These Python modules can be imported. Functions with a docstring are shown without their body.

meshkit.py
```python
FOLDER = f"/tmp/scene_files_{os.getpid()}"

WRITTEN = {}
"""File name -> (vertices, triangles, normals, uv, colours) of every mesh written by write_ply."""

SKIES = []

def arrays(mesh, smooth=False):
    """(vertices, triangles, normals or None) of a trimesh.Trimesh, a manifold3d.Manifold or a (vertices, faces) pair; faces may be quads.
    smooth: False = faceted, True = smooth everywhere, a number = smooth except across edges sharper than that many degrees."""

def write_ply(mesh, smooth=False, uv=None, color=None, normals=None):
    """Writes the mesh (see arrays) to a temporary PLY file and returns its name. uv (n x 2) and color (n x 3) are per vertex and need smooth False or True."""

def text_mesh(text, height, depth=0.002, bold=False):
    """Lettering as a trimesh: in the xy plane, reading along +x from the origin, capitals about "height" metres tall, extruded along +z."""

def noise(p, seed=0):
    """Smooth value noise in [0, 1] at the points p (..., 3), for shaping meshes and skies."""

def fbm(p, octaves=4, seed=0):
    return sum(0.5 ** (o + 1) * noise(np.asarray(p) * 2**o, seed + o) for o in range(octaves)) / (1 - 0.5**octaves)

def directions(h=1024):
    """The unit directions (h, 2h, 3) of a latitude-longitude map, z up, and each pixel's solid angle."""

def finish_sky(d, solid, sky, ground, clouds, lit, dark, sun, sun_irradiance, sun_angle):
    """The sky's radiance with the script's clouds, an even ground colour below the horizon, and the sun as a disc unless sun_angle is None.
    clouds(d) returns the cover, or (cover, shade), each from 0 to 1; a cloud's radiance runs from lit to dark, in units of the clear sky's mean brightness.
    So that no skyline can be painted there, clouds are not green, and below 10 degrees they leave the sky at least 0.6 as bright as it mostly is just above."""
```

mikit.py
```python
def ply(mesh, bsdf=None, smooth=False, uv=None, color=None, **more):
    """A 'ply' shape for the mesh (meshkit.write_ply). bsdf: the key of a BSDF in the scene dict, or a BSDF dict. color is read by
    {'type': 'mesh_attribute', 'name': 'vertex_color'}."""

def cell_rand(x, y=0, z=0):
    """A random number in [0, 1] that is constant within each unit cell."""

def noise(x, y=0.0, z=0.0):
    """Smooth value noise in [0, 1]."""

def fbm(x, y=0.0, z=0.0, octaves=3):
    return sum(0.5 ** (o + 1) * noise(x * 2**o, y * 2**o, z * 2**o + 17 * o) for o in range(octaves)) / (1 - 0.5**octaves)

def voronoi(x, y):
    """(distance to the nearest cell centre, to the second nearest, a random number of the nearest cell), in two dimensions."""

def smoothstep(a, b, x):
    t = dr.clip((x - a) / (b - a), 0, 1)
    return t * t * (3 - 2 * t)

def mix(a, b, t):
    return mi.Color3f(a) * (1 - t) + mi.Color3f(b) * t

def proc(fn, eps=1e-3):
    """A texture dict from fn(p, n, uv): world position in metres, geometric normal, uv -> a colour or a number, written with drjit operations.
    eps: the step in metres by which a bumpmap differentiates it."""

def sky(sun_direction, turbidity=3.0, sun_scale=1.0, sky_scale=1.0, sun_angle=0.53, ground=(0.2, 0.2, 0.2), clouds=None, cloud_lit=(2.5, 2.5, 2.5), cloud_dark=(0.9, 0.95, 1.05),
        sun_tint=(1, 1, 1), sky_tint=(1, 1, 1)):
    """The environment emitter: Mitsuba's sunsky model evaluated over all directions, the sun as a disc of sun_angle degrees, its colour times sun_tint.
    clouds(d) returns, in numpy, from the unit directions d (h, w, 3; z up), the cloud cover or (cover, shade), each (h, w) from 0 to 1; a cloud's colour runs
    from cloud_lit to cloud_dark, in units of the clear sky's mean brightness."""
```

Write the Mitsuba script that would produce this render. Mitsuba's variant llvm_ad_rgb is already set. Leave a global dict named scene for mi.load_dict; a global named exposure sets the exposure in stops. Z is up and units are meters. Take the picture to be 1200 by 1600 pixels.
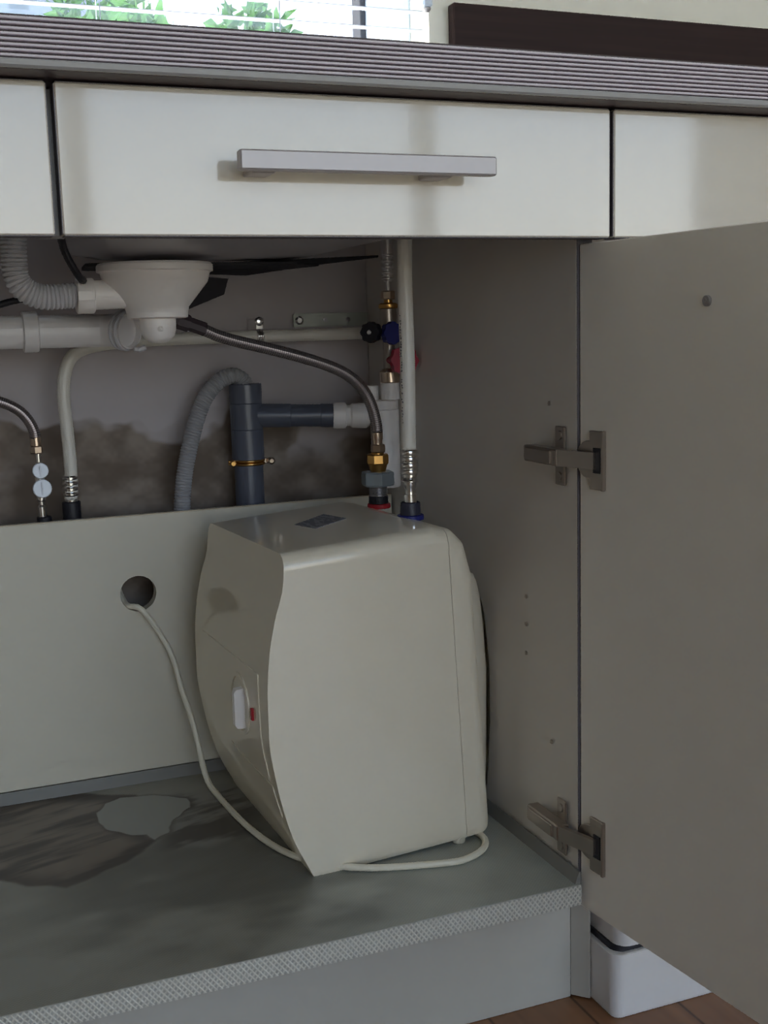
import math, random
import numpy as np, trimesh, manifold3d as m3, mitsuba as mi, drjit as dr
import mikit, meshkit
from mikit import noise, fbm, smoothstep, mix, cell_rand
from shapely.geometry import Polygon, Point

random.seed(7); rng = np.random.default_rng(7)
T = mi.ScalarTransform4f
scene, labels = {'type': 'scene'}, {}

# ------------------------------------------------------------------ camera, sky, exposure
exposure = 4.18
YAW, PITCH, ROLL, FPX = 0.3778, -0.1528, -0.0277, 1835.964
CAM = np.array([-0.5548, -0.8631, 0.6547])
_f = np.array([math.sin(YAW)*math.cos(PITCH), math.cos(YAW)*math.cos(PITCH), math.sin(PITCH)])
_r = np.array([math.cos(YAW), -math.sin(YAW), 0.0])
_u = np.cross(_r, _f)
_up = _u*math.cos(ROLL) - _r*math.sin(ROLL)
scene['camera'] = {'type': 'perspective', 'fov': math.degrees(2*math.atan(600/FPX)), 'fov_axis': 'x', 'near_clip': 0.02,
                   'to_world': T().look_at(origin=CAM.tolist(), target=(CAM+_f).tolist(), up=_up.tolist())}
scene['sky'] = mikit.sky([-0.55, 0.35, 0.75], turbidity=4.0, sun_scale=0.8, sky_scale=1.0, sun_angle=3.0, sun_tint=(0.85, 1.0, 1.2), ground=(0.25, 0.25, 0.22), sky_tint=(1.24, 0.96, 0.76))

# ------------------------------------------------------------------ helpers
def add(key, mesh, mat, smooth=False, label=None, cat=None, group=None, kind=None, uv=None):
    k, i = key, 0
    while k in scene:
        i += 1; k = f'{key}_{i:03d}'
    scene[k] = mikit.ply(mesh, mat, smooth=smooth, uv=uv)
    tag(k, label, cat, group, kind)
    return k

def tag(k, label=None, cat=None, group=None, kind=None):
    d = {n: v for n, v in (('label', label), ('category', cat), ('group', group), ('kind', kind)) if v}
    if d: labels.setdefault(k, {}).update(d)

def box(x0, x1, y0, y1, z0, z1, b=0.0008):
    P = []
    for x, sx in ((x0, 1), (x1, -1)):
        for y, sy in ((y0, 1), (y1, -1)):
            for z, sz in ((z0, 1), (z1, -1)):
                P += [(x+sx*b, y+sy*b, z), (x+sx*b, y, z+sz*b), (x, y+sy*b, z+sz*b)]
    return hull(P) if b > 0 else trimesh.creation.box(bounds=[[x0, y0, z0], [x1, y1, z1]])

def hull(P): return trimesh.convex.convex_hull(np.asarray(P, float))
def cat_(*ms): return trimesh.util.concatenate(list(ms))
def mf(m): return m3.Manifold(m3.Mesh(np.asarray(m.vertices, np.float32), np.asarray(m.faces, np.uint32)))
def tm(m):
    a = m.to_mesh(); return trimesh.Trimesh(a.vert_properties[:, :3], a.tri_verts, process=True)

def spline(P, n=80):
    from scipy.interpolate import CubicSpline
    P = np.asarray(P, float)
    t = np.r_[0, np.cumsum(np.sqrt(np.linalg.norm(np.diff(P, axis=0), axis=1)))]
    q = CubicSpline(t, P)(np.linspace(0, t[-1], max(n*4, 200)))
    s = np.r_[0, np.cumsum(np.linalg.norm(np.diff(q, axis=0), axis=1))]
    u = np.linspace(0, s[-1], n)
    return np.stack([np.interp(u, s, q[:, k]) for k in range(3)], 1)

def tube(P, r, seg=20, wall=0.0):
    """swept tube; r a number or one radius per point. returns mesh, uv (u round, v metres along)"""
    P = np.asarray(P, float); n = len(P)
    r = np.full(n, r) if np.isscalar(r) else np.asarray(r)
    d = np.gradient(P, axis=0); d /= np.linalg.norm(d, axis=1, keepdims=True)
    a = np.cross(d[0], [0.31, 0.2, 0.93]); a /= np.linalg.norm(a)
    s = np.r_[0, np.cumsum(np.linalg.norm(np.diff(P, axis=0), axis=1))]
    V, UV = [], []
    th = np.linspace(0, 2*math.pi, seg+1)
    for i in range(n):
        a = a - d[i]*(a@d[i]); a /= np.linalg.norm(a); b = np.cross(d[i], a)
        V.append(P[i] + r[i]*(np.cos(th)[:, None]*a + np.sin(th)[:, None]*b)); UV.append(np.stack([th/(2*math.pi), np.full(seg+1, s[i])], 1))
    V, UV = np.concatenate(V), np.concatenate(UV); w = seg+1
    F = [(i*w+j, i*w+j+1, (i+1)*w+j+1, (i+1)*w+j) for i in range(n-1) for j in range(seg)]
    F = np.array(F); F = np.vstack([F[:, [0, 1, 2]], F[:, [0, 2, 3]]])
    c0, c1 = len(V), len(V)+1
    V = np.vstack([V, P[0], P[-1]]); UV = np.vstack([UV, [0, 0], [0, s[-1]]])
    caps = [(c0, j+1, j) for j in range(seg)] + [(c1, (n-1)*w+j, (n-1)*w+j+1) for j in range(seg)]
    return trimesh.Trimesh(V, np.vstack([F, caps]), process=False), UV

def corrugated(P, r, depth, pitch, seg=28, per=8):
    L = np.linalg.norm(np.diff(spline(P, 200), axis=0), axis=1).sum()
    n = int(L/pitch*per)
    Q = spline(P, n)
    ph = np.arange(n)/per
    rr = r - depth*(0.5-0.5*np.cos(2*math.pi*ph))**2
    return tube(Q, rr, seg)

def lathe(profile, origin=(0, 0, 0), axis=(0, 0, 1), seg=40):
    """profile: (radius, height) list; a closed solid when it starts and ends at radius 0"""
    m = trimesh.creation.revolve(np.asarray(profile, float), sections=seg)
    m.apply_transform(trimesh.geometry.align_vectors([0, 0, 1], axis)); m.apply_translation(origin)
    if m.is_watertight and m.volume < 0: m.invert()
    return m

def cyl(c, r, z0, z1, b=0.0005, seg=32, axis=(0, 0, 1)):
    return lathe([(0, z0), (r-b, z0), (r, z0+b), (r, z1-b), (r-b, z1), (0, z1)], c, axis, seg)

def hexnut(c, r, z0, z1, axis=(0, 0, 1), turn=0.0, sides=6):
    th = np.arange(sides)*2*math.pi/sides + turn
    P = []
    for z, k in ((z0, .93), (z0+.12*(z1-z0), 1), (z1-.12*(z1-z0), 1), (z1, .93)):
        P += [(r*k*math.cos(t), r*k*math.sin(t), z) for t in th]
    m = hull(P); m.apply_transform(trimesh.geometry.align_vectors([0, 0, 1], axis)); m.apply_translation(c); return m

def torus(c, R, r, axis=(0, 0, 1)):
    m = trimesh.creation.torus(R, r, major_sections=48, minor_sections=14)
    m.apply_transform(trimesh.geometry.align_vectors([0, 0, 1], axis)); m.apply_translation(c); return m

def extrude(poly, h): return trimesh.creation.extrude_polygon(poly, h, engine='earcut')
def rgb(*c): return {'type': 'rgb', 'value': list(c)}

# ------------------------------------------------------------------ materials
def mat(name, color, rough=0.5, metallic=0.0, spec=0.5, coat=0.0, coat_gloss=0.95, bump=None, bscale=0.001, **kw):
    b = {'type': 'principled', 'base_color': color if isinstance(color, dict) else rgb(*color), 'roughness': rough, 'metallic': metallic}
    if metallic == 0: b['specular'] = spec
    if coat: b['clearcoat'] = coat; b['clearcoat_gloss'] = coat_gloss
    b.update(kw)
    if bump is not None: b = {'type': 'bumpmap', 'arbitrary': bump, 'scale': bscale, 'bsdf': b}
    scene[name] = {'type': 'twosided', 'bsdf': b}
    return name

mat('m_front', (0.62, 0.57, 0.485), 0.06, spec=0.7, coat=0.9, coat_gloss=0.99)
mat('m_melamine', (0.60, 0.565, 0.52), 0.42, spec=0.4)
mat('m_door_inner', (0.72, 0.685, 0.62), 0.40, spec=0.4)
mat('m_edge_dark', (0.10, 0.09, 0.10), 0.5)
mat('m_board', (0.60, 0.56, 0.46), 0.35)
mat('m_beige_edge', (0.62, 0.52, 0.36), 0.5)
mat('m_plinth', (0.40, 0.385, 0.345), 0.4)
mat('m_alu', (0.46, 0.43, 0.43), 0.42, metallic=0.35)
mat('m_foil', (0.66, 0.65, 0.60), 0.34, metallic=0.25)
mat('m_rib', (0.62, 0.56, 0.61), 0.45)
mat('m_worktop', (0.05, 0.036, 0.042), 0.45)
mat('m_profile', (0.36, 0.36, 0.36), 0.4, metallic=0.2)
mat('m_wenge', mikit.proc(lambda p, n, uv: mix((0.020, 0.010, 0.011), (0.045, 0.022, 0.02), fbm(p.x*6, p.y*40, p.z*160, 3))), 0.6, spec=0.25)
mat('m_heater', (0.71, 0.65, 0.525), 0.09, spec=0.55, coat=0.6, coat_gloss=0.98)
mat('m_heater_back', (0.66, 0.61, 0.50), 0.22, spec=0.5)
mat('m_sticker', mikit.proc(lambda p, n, uv: mix((0.16, 0.16, 0.17), (0.24, 0.24, 0.25), smoothstep(.45, .6, noise(p.x*500, p.y*140, 0)))), 0.5)
mat('m_white_plastic', (0.82, 0.79, 0.77), 0.30, spec=0.5)
mat('m_grey_hose', (0.52, 0.52, 0.55), 0.45)
mat('m_pvc_white', (0.74, 0.72, 0.72), 0.32)
mat('m_pvc_grey', (0.085, 0.095, 0.125), 0.28)
mat('m_hose_grey', (0.30, 0.30, 0.31), 0.5)
mat('m_white_hose', (0.70, 0.67, 0.60), 0.32)
mat('m_print', (0.12, 0.11, 0.12), 0.6)
mat('m_black', (0.012, 0.012, 0.018), 0.5)
mat('m_mat', (0.020, 0.019, 0.024), 0.75)
mat('m_bowl', (0.33, 0.32, 0.34), 0.33, metallic=0.25)
mat('m_stripbase', (0.36, 0.36, 0.33), 0.4, metallic=0.3)
mat('m_steel', (0.42, 0.41, 0.42), 0.32, metallic=0.85)
mat('m_chrome', (0.80, 0.79, 0.78), 0.12, metallic=1.0)
mat('m_brass', (0.62, 0.36, 0.12), 0.25, metallic=1.0)
mat('m_nickel', (0.62, 0.50, 0.40), 0.22, metallic=1.0)
mat('m_zinc', (0.34, 0.40, 0.44), 0.38, metallic=0.5)
mat('m_galv', (0.40, 0.42, 0.38), 0.4, metallic=0.3)
mat('m_red', (0.45, 0.02, 0.03), 0.4)
mat('m_redknob', (0.34, 0.012, 0.035), 0.4)
mat('m_blue', (0.015, 0.02, 0.16), 0.4)
mat('m_collar', (0.03, 0.03, 0.05), 0.4)
mat('m_cord', (0.74, 0.70, 0.58), 0.4)
mat('m_hinge', (0.40, 0.35, 0.31), 0.30, metallic=0.9)
mat('m_hole', (0.02, 0.02, 0.02), 0.8)
mat('m_tag', (0.66, 0.69, 0.74), 0.45, metallic=0.25)
mat('m_bin', (0.62, 0.61, 0.61), 0.35)
mat('m_frame', (0.70, 0.79, 0.92), 0.35)
mat('m_slat', (0.72, 0.80, 0.92), 0.35)
mat('m_ceiling', (0.80, 0.79, 0.76), 0.9)
mat('m_paint', (0.80, 0.79, 0.73), 0.85)
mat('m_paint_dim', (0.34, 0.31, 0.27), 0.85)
mat('m_satin', (0.66, 0.63, 0.62), 0.34, metallic=0.55)
mat('m_gasket', (0.03, 0.035, 0.05), 0.6)
mat('m_bark', (0.12, 0.08, 0.05), 0.9)
mat('m_house', (0.32, 0.38, 0.50), 0.8)
mat('m_ground', (0.22, 0.25, 0.16), 0.95)
scene['m_leaf'] = {'type': 'principledthin', 'base_color': rgb(0.08, 0.20, 0.06), 'roughness': 0.5, 'diff_trans': 1.0}
scene['m_pane'] = {'type': 'thindielectric', 'int_ior': 1.5}

def braid(p, n, uv):
    a = uv.x*14; b = uv.y*620
    s = dr.sin(2*math.pi*(a+b*.35))*dr.sin(2*math.pi*(a-b*.35))
    return mix((0.09, 0.075, 0.085), (0.50, 0.45, 0.44), smoothstep(-.5, .7, s))
mat('m_braid', mikit.proc(braid), 0.34, metallic=0.8)

def wall_col(p, n, uv):
    z = p.z; x = p.x
    plaster = mix((0.44, 0.405, 0.41), (0.52, 0.48, 0.485), fbm(x*14, p.y*9, z*14, 3))
    edge = 0.556 + 0.05*(fbm(x*7, 3.3, 0, 3)-.5) + 0.02*(noise(x*55, 1.7, 0)-.5)
    # the bare, dirty lower coat: brown patches with a broken upper border, paler islands of plaster left on it
    dirty = mix((0.15, 0.115, 0.088), (0.29, 0.245, 0.205), smoothstep(.3, .75, fbm(x*30, 5.1, z*30, 4)))
    isl = smoothstep(.50, .56, fbm(x*10+7.7, 2.0, z*10, 4))*smoothstep(.49, .53, z)
    t = smoothstep(.003, -.003, z-edge)*(1-.85*isl)
    t2 = 0.0
    low = mix(plaster, dirty, dr.maximum(t, t2))
    paint = mi.Color3f(0.88, 0.86, 0.76)
    return dr.select(z > .86, paint, low)
mat('m_wall', mikit.proc(wall_col), 0.8)

def poly_sd(x, y, pts):
    """signed distance to a polygon, negative inside"""
    d, sgn = mi.Float(9), mi.Float(1)
    n = len(pts)
    for i in range(n):
        (ax, ay), (bx_, by_) = pts[i], pts[i-1]
        ex, ey, wx, wy = bx_-ax, by_-ay, x-ax, y-ay
        t = dr.clip((wx*ex+wy*ey)/(ex*ex+ey*ey), 0, 1)
        d = dr.minimum(d, dr.square(wx-ex*t)+dr.square(wy-ey*t))
        c1, c2, c3 = y >= ay, y < by_, ex*wy > ey*wx
        flip = (c1 & c2 & c3) | (~c1 & ~c2 & ~c3)
        sgn = dr.select(flip, -sgn, sgn)
    return sgn*dr.sqrt(d)
PUDDLE = [(-.4062, .3846), (-.3925, .4071), (-.377, .4156), (-.3395, .4057), (-.3082, .3825), (-.3088, .3571), (-.3331, .3254), (-.345, .3007), (-.3606, .2858), (-.367, .3042), (-.3813, .3093), (-.4034, .3355)]
BROWN = [(-.56, .470), (-.4284, .447), (-.36, .42), (-.3787, .3435), (-.3600, .2834), (-.395, .2485), (-.4285, .2308), (-.4598, .2194), (-.4877, .2324), (-.5145, .2608), (-.575, .255), (-.63, .33), (-.64, .45)]
BROWN2 = [(-.3368, .3145), (-.3194, .40), (-.25, .40), (-.2439, .3222), (-.2535, .2601), (-.3145, .2459), (-.3586, .2607)]
PALE = [(-.5252, .1067), (-.4948, .1016), (-.4686, .0807), (-.4661, .06), (-.4808, .0438), (-.5105, .0413), (-.5294, .046)]
def tray_col(p, n, uv):
    x, y = p.x, p.y
    jx, jy = x+.016*(fbm(x*22, y*22, 0, 3)-.5), y+.016*(fbm(x*22, y*22, 9., 3)-.5)
    base = mix((0.225, 0.220, 0.185), (0.32, 0.315, 0.27), fbm(x*12, y*30-x*8, 0, 4))
    right = smoothstep(-.30, -.12, x+.3*(.2-y))
    base = mix(base, mix((0.28, 0.30, 0.27), (0.44, 0.46, 0.42), fbm(x*11, y*16, 5., 4)), right)
    weave = .5+.5*dr.sin(x*2*math.pi/.0034)*dr.sin(y*2*math.pi/.0034)
    c = base*(0.93+0.12*weave)
    # old damp darkening the middle
    damp = smoothstep(.42, .62, fbm(x*6+1.3, y*10, 7., 4))*smoothstep(-.52, -.42, x)*smoothstep(-.12, -.22, x)
    c = c*(1-.42*damp)
    # brown water stains with streaks and a dark rim
    streak = fbm(x*10+y*6, y*60-x*20, 3.0, 4)
    brown = mix((0.050, 0.036, 0.030), (0.185, 0.150, 0.118), smoothstep(.34, .66, streak))
    sd = poly_sd(jx, jy, BROWN)
    c = mix(c, brown, .90*smoothstep(.004, -.004, sd))
    c = mix(c, mi.Color3f(.055, .043, .036), .75*smoothstep(.004, -.002, sd)*smoothstep(-.030, -.006, sd+.012*(fbm(x*30, y*30, 2., 2)-.5)))
    sd2 = poly_sd(jx, jy, BROWN2)
    c = mix(c, mix((0.075, 0.065, 0.055), (0.24, 0.235, 0.21), smoothstep(.36, .6, fbm(x*14+y*10, y*44-x*16, 6., 4))), .85*smoothstep(.012, -.012, sd2))
    # pale dried puddle with a brown outline
    sp = poly_sd(x+.005*(noise(x*70, y*70, 0)-.5), y+.005*(noise(x*70, y*70, 4.)-.5), PUDDLE)
    c = mix(c, mi.Color3f(.07, .055, .045), .6*smoothstep(.007, .0, sp))
    c = mix(c, mi.Color3f(0.33, 0.335, 0.30), .95*smoothstep(.0012, -.0012, sp))
    sq = poly_sd(jx, jy, PALE)
    c = mix(c, mi.Color3f(0.30, 0.30, 0.265), .6*smoothstep(.003, -.003, sq))
    return c
mat('m_tray', mikit.proc(tray_col), mikit.proc(lambda p, n, uv: 0.30+0.22*fbm(p.x*12, p.y*12, 0, 2)), spec=0.5)
mat('m_lip', (0.20, 0.20, 0.185), 0.4)

def floor_col(p, n, uv):
    row = dr.floor(p.x/.09)
    r = cell_rand(row, dr.floor((p.y+7*cell_rand(row, 3))/.9), 2)
    g = fbm(p.x*90, p.y*7+r*9, r*5, 3)
    c = mix((0.15, 0.065, 0.03), (0.29, 0.14, 0.065), .25*r+.75*g)
    fx = p.x/.09-row
    return c*(1-.6*smoothstep(.03, .0, dr.minimum(fx, 1-fx)))
mat('m_wood_floor', mikit.proc(floor_col), 0.32)

# ------------------------------------------------------------------ the room
add('floor', box(-3.0, 2.6, -2.8, .60, -.06, 0, 0), 'm_wood_floor', kind='structure', label='reddish brown wooden plank floor')
add('ceiling', box(-3.2, 2.8, -2.8, .80, 2.5, 2.6, 0), 'm_ceiling', kind='structure', label='white kitchen ceiling')
WY = 0.535
wb = cat_(box(-3.2, 2.8, WY, WY+.22, -.06, .985, 0), box(-3.2, 2.8, WY, WY+.22, 2.05, 2.5, 0),
          box(-3.2, -1.35, WY, WY+.22, .985, 2.05, 0), box(.078, 2.8, WY, WY+.22, .985, 2.05, 0))
add('wall_back', wb, 'm_wall', kind='structure', label='cream painted wall above the worktop, grey stained plaster inside the cabinet')
add('wall_left', box(-3.2, -3.0, -2.8, WY, 0, 2.5, 0), 'm_paint_dim', kind='structure', label='darker painted left wall of the kitchen')
add('wall_right', box(2.6, 2.8, -2.8, WY, 0, 2.5, 0), 'm_paint', kind='structure', label='painted right wall of the kitchen')
RY = -2.6
wr = cat_(box(-3.0, -1.15, RY-.2, RY, 0, 2.5, 0), box(2.15, 2.6, RY-.2, RY, 0, 2.5, 0), box(-1.15, 2.15, RY-.2, RY, 2.3, 2.5, 0))
add('wall_front', wr, 'm_paint', kind='structure', label='painted wall behind the viewer with a wide balcony opening')
fr = cat_(*[box(x, x+.07, RY-.13, RY-.07, 0, 2.3, .004) for x in (-1.15, -.10, .99, 2.08)], box(-1.08, 2.08, RY-.13, RY-.07, 2.23, 2.3, .004), box(-1.08, 2.08, RY-.13, RY-.07, .0, .07, .004))
add('window_2', fr, 'm_frame', kind='structure', label='white frame of the balcony window behind the viewer')
# window over the worktop: frame (part), gasket, pane
tag('window_1', 'white framed kitchen window above the worktop', kind='structure')
fy0, fy1 = .590, .645
add('window_1__frame', cat_(box(.018, .0775, fy0, fy1, .986, 2.05, .003), box(-1.35, -1.29, fy0, fy1, .986, 2.05, .003), box(-1.29, .018, fy0, fy1, .986, 1.0, .003), box(-1.29, .018, fy0, fy1, 1.99, 2.05, .003)), 'm_frame')
add('window_1__gasket', box(.0105, .0178, fy0+.006, fy1-.02, 1.0, 1.99, .001), 'm_gasket', label='dark rubber gasket of the window')
add('window_1__pane', box(-1.29, .0105, .6245, .6250, 1.0, 1.99, 0), 'm_pane')
# outside
add('ground', box(-14, 14, .80, 16, -.3, -.2, 0), 'm_ground', kind='structure', label='garden ground outside the window')

# ------------------------------------------------------------------ worktop
tag('worktop', 'dark worktop with a pale ribbed front edge below the window', 'worktop')
WX0, WX1 = -1.3, 1.2
slab = cat_(box(WX0, WX1, -.0265, .075, .8318, .8660, .0008), box(WX0, WX1, .455, .534, .8318, .8660, .0008),
            box(WX0, -.44, .0751, .4549, .8318, .8660, .0008), box(-.10, WX1, .0751, .4549, .8318, .8660, .0008))
add('worktop__slab', slab, 'm_worktop')
z = .8655; pitch = .00335
for i in range(8):
    zz = .8645 - (i+.5)*pitch
    add('worktop__edge_rib', box(WX0, WX1, -.0305, -.0262, zz-.0009, zz+.0009, .0004), 'm_rib')
add('worktop__edge_profile', hull([(x, y, q) for x in (WX0, WX1) for y, q in ((-.0308, .8366), (-.0305, .8374), (-.0262, .8374), (-.0262, .8320), (-.0285, .8320), (-.0300, .8335))]), 'm_profile', label='smooth grey metal lower edge profile')
add('upstand', box(.104, 1.6, .518, .5345, .8664, 1.0530, .0015), 'm_wenge', label='dark brown wooden upstand board on the worktop against the cream wall', cat='backsplash')

# ------------------------------------------------------------------ sink cabinet
tag('sink_cabinet', 'open gloss cream sink base cabinet with its right door swung open', 'cabinet')
zb, zt = .727, .830
add('sink_cabinet__side_panel', box(-.0165, -.002, .0295, .532, .125, .8315), 'm_melamine')
add('sink_cabinet__side_panel', box(-.902, -.886, .022, .532, .125, .8315), 'm_melamine')
add('sink_cabinet__base_board', box(-.886, -.0185, .0215, .532, .1255, .1443), 'm_plinth')
# shallow screw marks in the side panel
for (y, q) in ((.1221, .3964), (.1226, .3689), (.1231, .3398), (.0743, .2648), (.0753, .5857)):
    add('sink_cabinet__side_panel__hole_plug', cat_(cyl((-.0182, y, q), .0022, -.0004, .0004, .0001, 12, (1, 0, 0)), cyl((-.0184, y, q), .0010, -.0004, .0004, .0001, 10, (1, 0, 0))), 'm_hinge')
add('sink_cabinet__drawer_front', box(-.4472, -.0020, 0, .018, zb, zt, .0010), 'm_front', label='gloss cream drawer front with a bar handle')
add('sink_cabinet__drawer_front', box(-.894, -.4530, 0, .018, zb, zt, .0010), 'm_front', label='gloss cream drawer front at the left edge of the photo')
for k_, (x0, x1) in (('sink_cabinet__drawer_front', (-.4472, -.0020)), ('sink_cabinet__drawer_front_001', (-.894, -.4530)), ('neighbour_cabinet__drawer_front', (.0020, .594))):
    add(k_+'__edge_band', cat_(box(x0-.0007, x0+.0001, .0012, .0180, zb+.001, zt-.001, .0001), box(x1-.0001, x1+.0007, .0012, .0180, zb+.001, zt-.001, .0001), box(x0+.001, x1-.001, .0012, .0180, zb-.0007, zb+.0001, .0001), box(x0+.001, x1-.001, .0012, .0180, zt-.0001, zt+.0007, .0001)), 'm_edge_dark', label='dark edge banding')
add('sink_cabinet__centre_post', box(-.4590, -.4410, .0300, .046, zb+.001, .8310), 'm_profile', label='grey upright strip showing in the gap between drawer fronts')
add('sink_cabinet__front_rail', box(-.4400, -.0185, .0300, .046, .8050, .8310), 'm_edge_dark')
hb = cat_(box(-.3270, -.1245, -.034, -.024, .7700, .7842, .0012))
add('sink_cabinet__drawer_front__handle', hb, 'm_alu', label='brushed silver bar handle')
for x in (-.3075, -.1670):
    add('sink_cabinet__drawer_front__handle_foot', box(x-.009, x+.009, -.0245, .0003, .7690, .7735, .001), 'm_alu')
# patterned foil strip on the front edge of the base board
add('sink_cabinet__edge_strip', box(-.886, -.0187, .0195, .0214, .1257, .1452, .0003), 'm_stripbase', label='silver foil edge strip')
L = []; ps = .0047; h = .0192
for i in range(-4, 190):
    x = -.886+i*ps
    for k in (1, -1):
        a0 = np.array([x if k > 0 else x+h*.8, .0195, .1258]); a1 = np.array([x+h*.8 if k > 0 else x, .0195, .1450])
        L.append(hull([a0+[-.0009, 0, 0], a0+[.0009, 0, 0], a0+[0, -.0008, 0], a1+[-.0009, 0, 0], a1+[.0009, 0, 0], a1+[0, -.0008, 0]]))
lat = cat_(*L).slice_plane([-.0190, 0, 0], [-1, 0, 0]).slice_plane([-.8855, 0, 0], [1, 0, 0])
add('sink_cabinet__edge_strip__diamond_relief', lat, 'm_foil', kind='stuff', label='raised diamond pattern')
# low back board with cable hole
bp = Polygon([(-.884, .1575), (-.0200, .1575), (-.0200, .4560), (-.884, .4560)]).difference(Point(-.334, .3668).buffer(.0205, 48))
bm = extrude(bp, .0155); bm.apply_transform(np.array([[1, 0, 0, 0], [0, 0, -1, .4740], [0, 1, 0, 0], [0, 0, 0, 1.]]))
add('sink_cabinet__back_board', bm, 'm_board', smooth=30, label='low white board with a round cable hole')
add('sink_cabinet__back_board__edge_band', box(-.884, -.0200, .4586, .4605, .4561, .4572, .0002), 'm_beige_edge', label='thin beige top edge')
# door
DA, DH = 0.1123, np.array([-.0148, .0276, 0.])
dd = np.array([math.sin(DA), -math.cos(DA), 0]); dn = np.array([-math.cos(DA), -math.sin(DA), 0])   # along the door, out of its inner face
def door_tf(m):
    M = np.eye(4); M[:3, 0] = dd; M[:3, 1] = -dn; M[:3, 2] = (0, 0, 1); M[:3, 3] = DH
    m = m.copy(); m.apply_transform(M); 
    if np.linalg.det(M[:3, :3]) < 0: m.invert()
    return m
add('sink_cabinet__door', door_tf(box(0, .446, 0, .018, .120, .7235, .0008)), 'm_door_inner', label='open door, its pale grey inner face towards the viewer')
def dcyl(u, q, r, h0, h1, **k): return door_tf(cyl((u, 0, q), r, h0, h1, axis=(0, -1, 0), **k))
add('sink_cabinet__door__screw', cat_(dcyl(.1547, .6704, .0042, -.001, .0022), dcyl(.1547, .6704, .0016, .002, .0026)), 'm_steel', smooth=30, label='single screw head')
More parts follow.
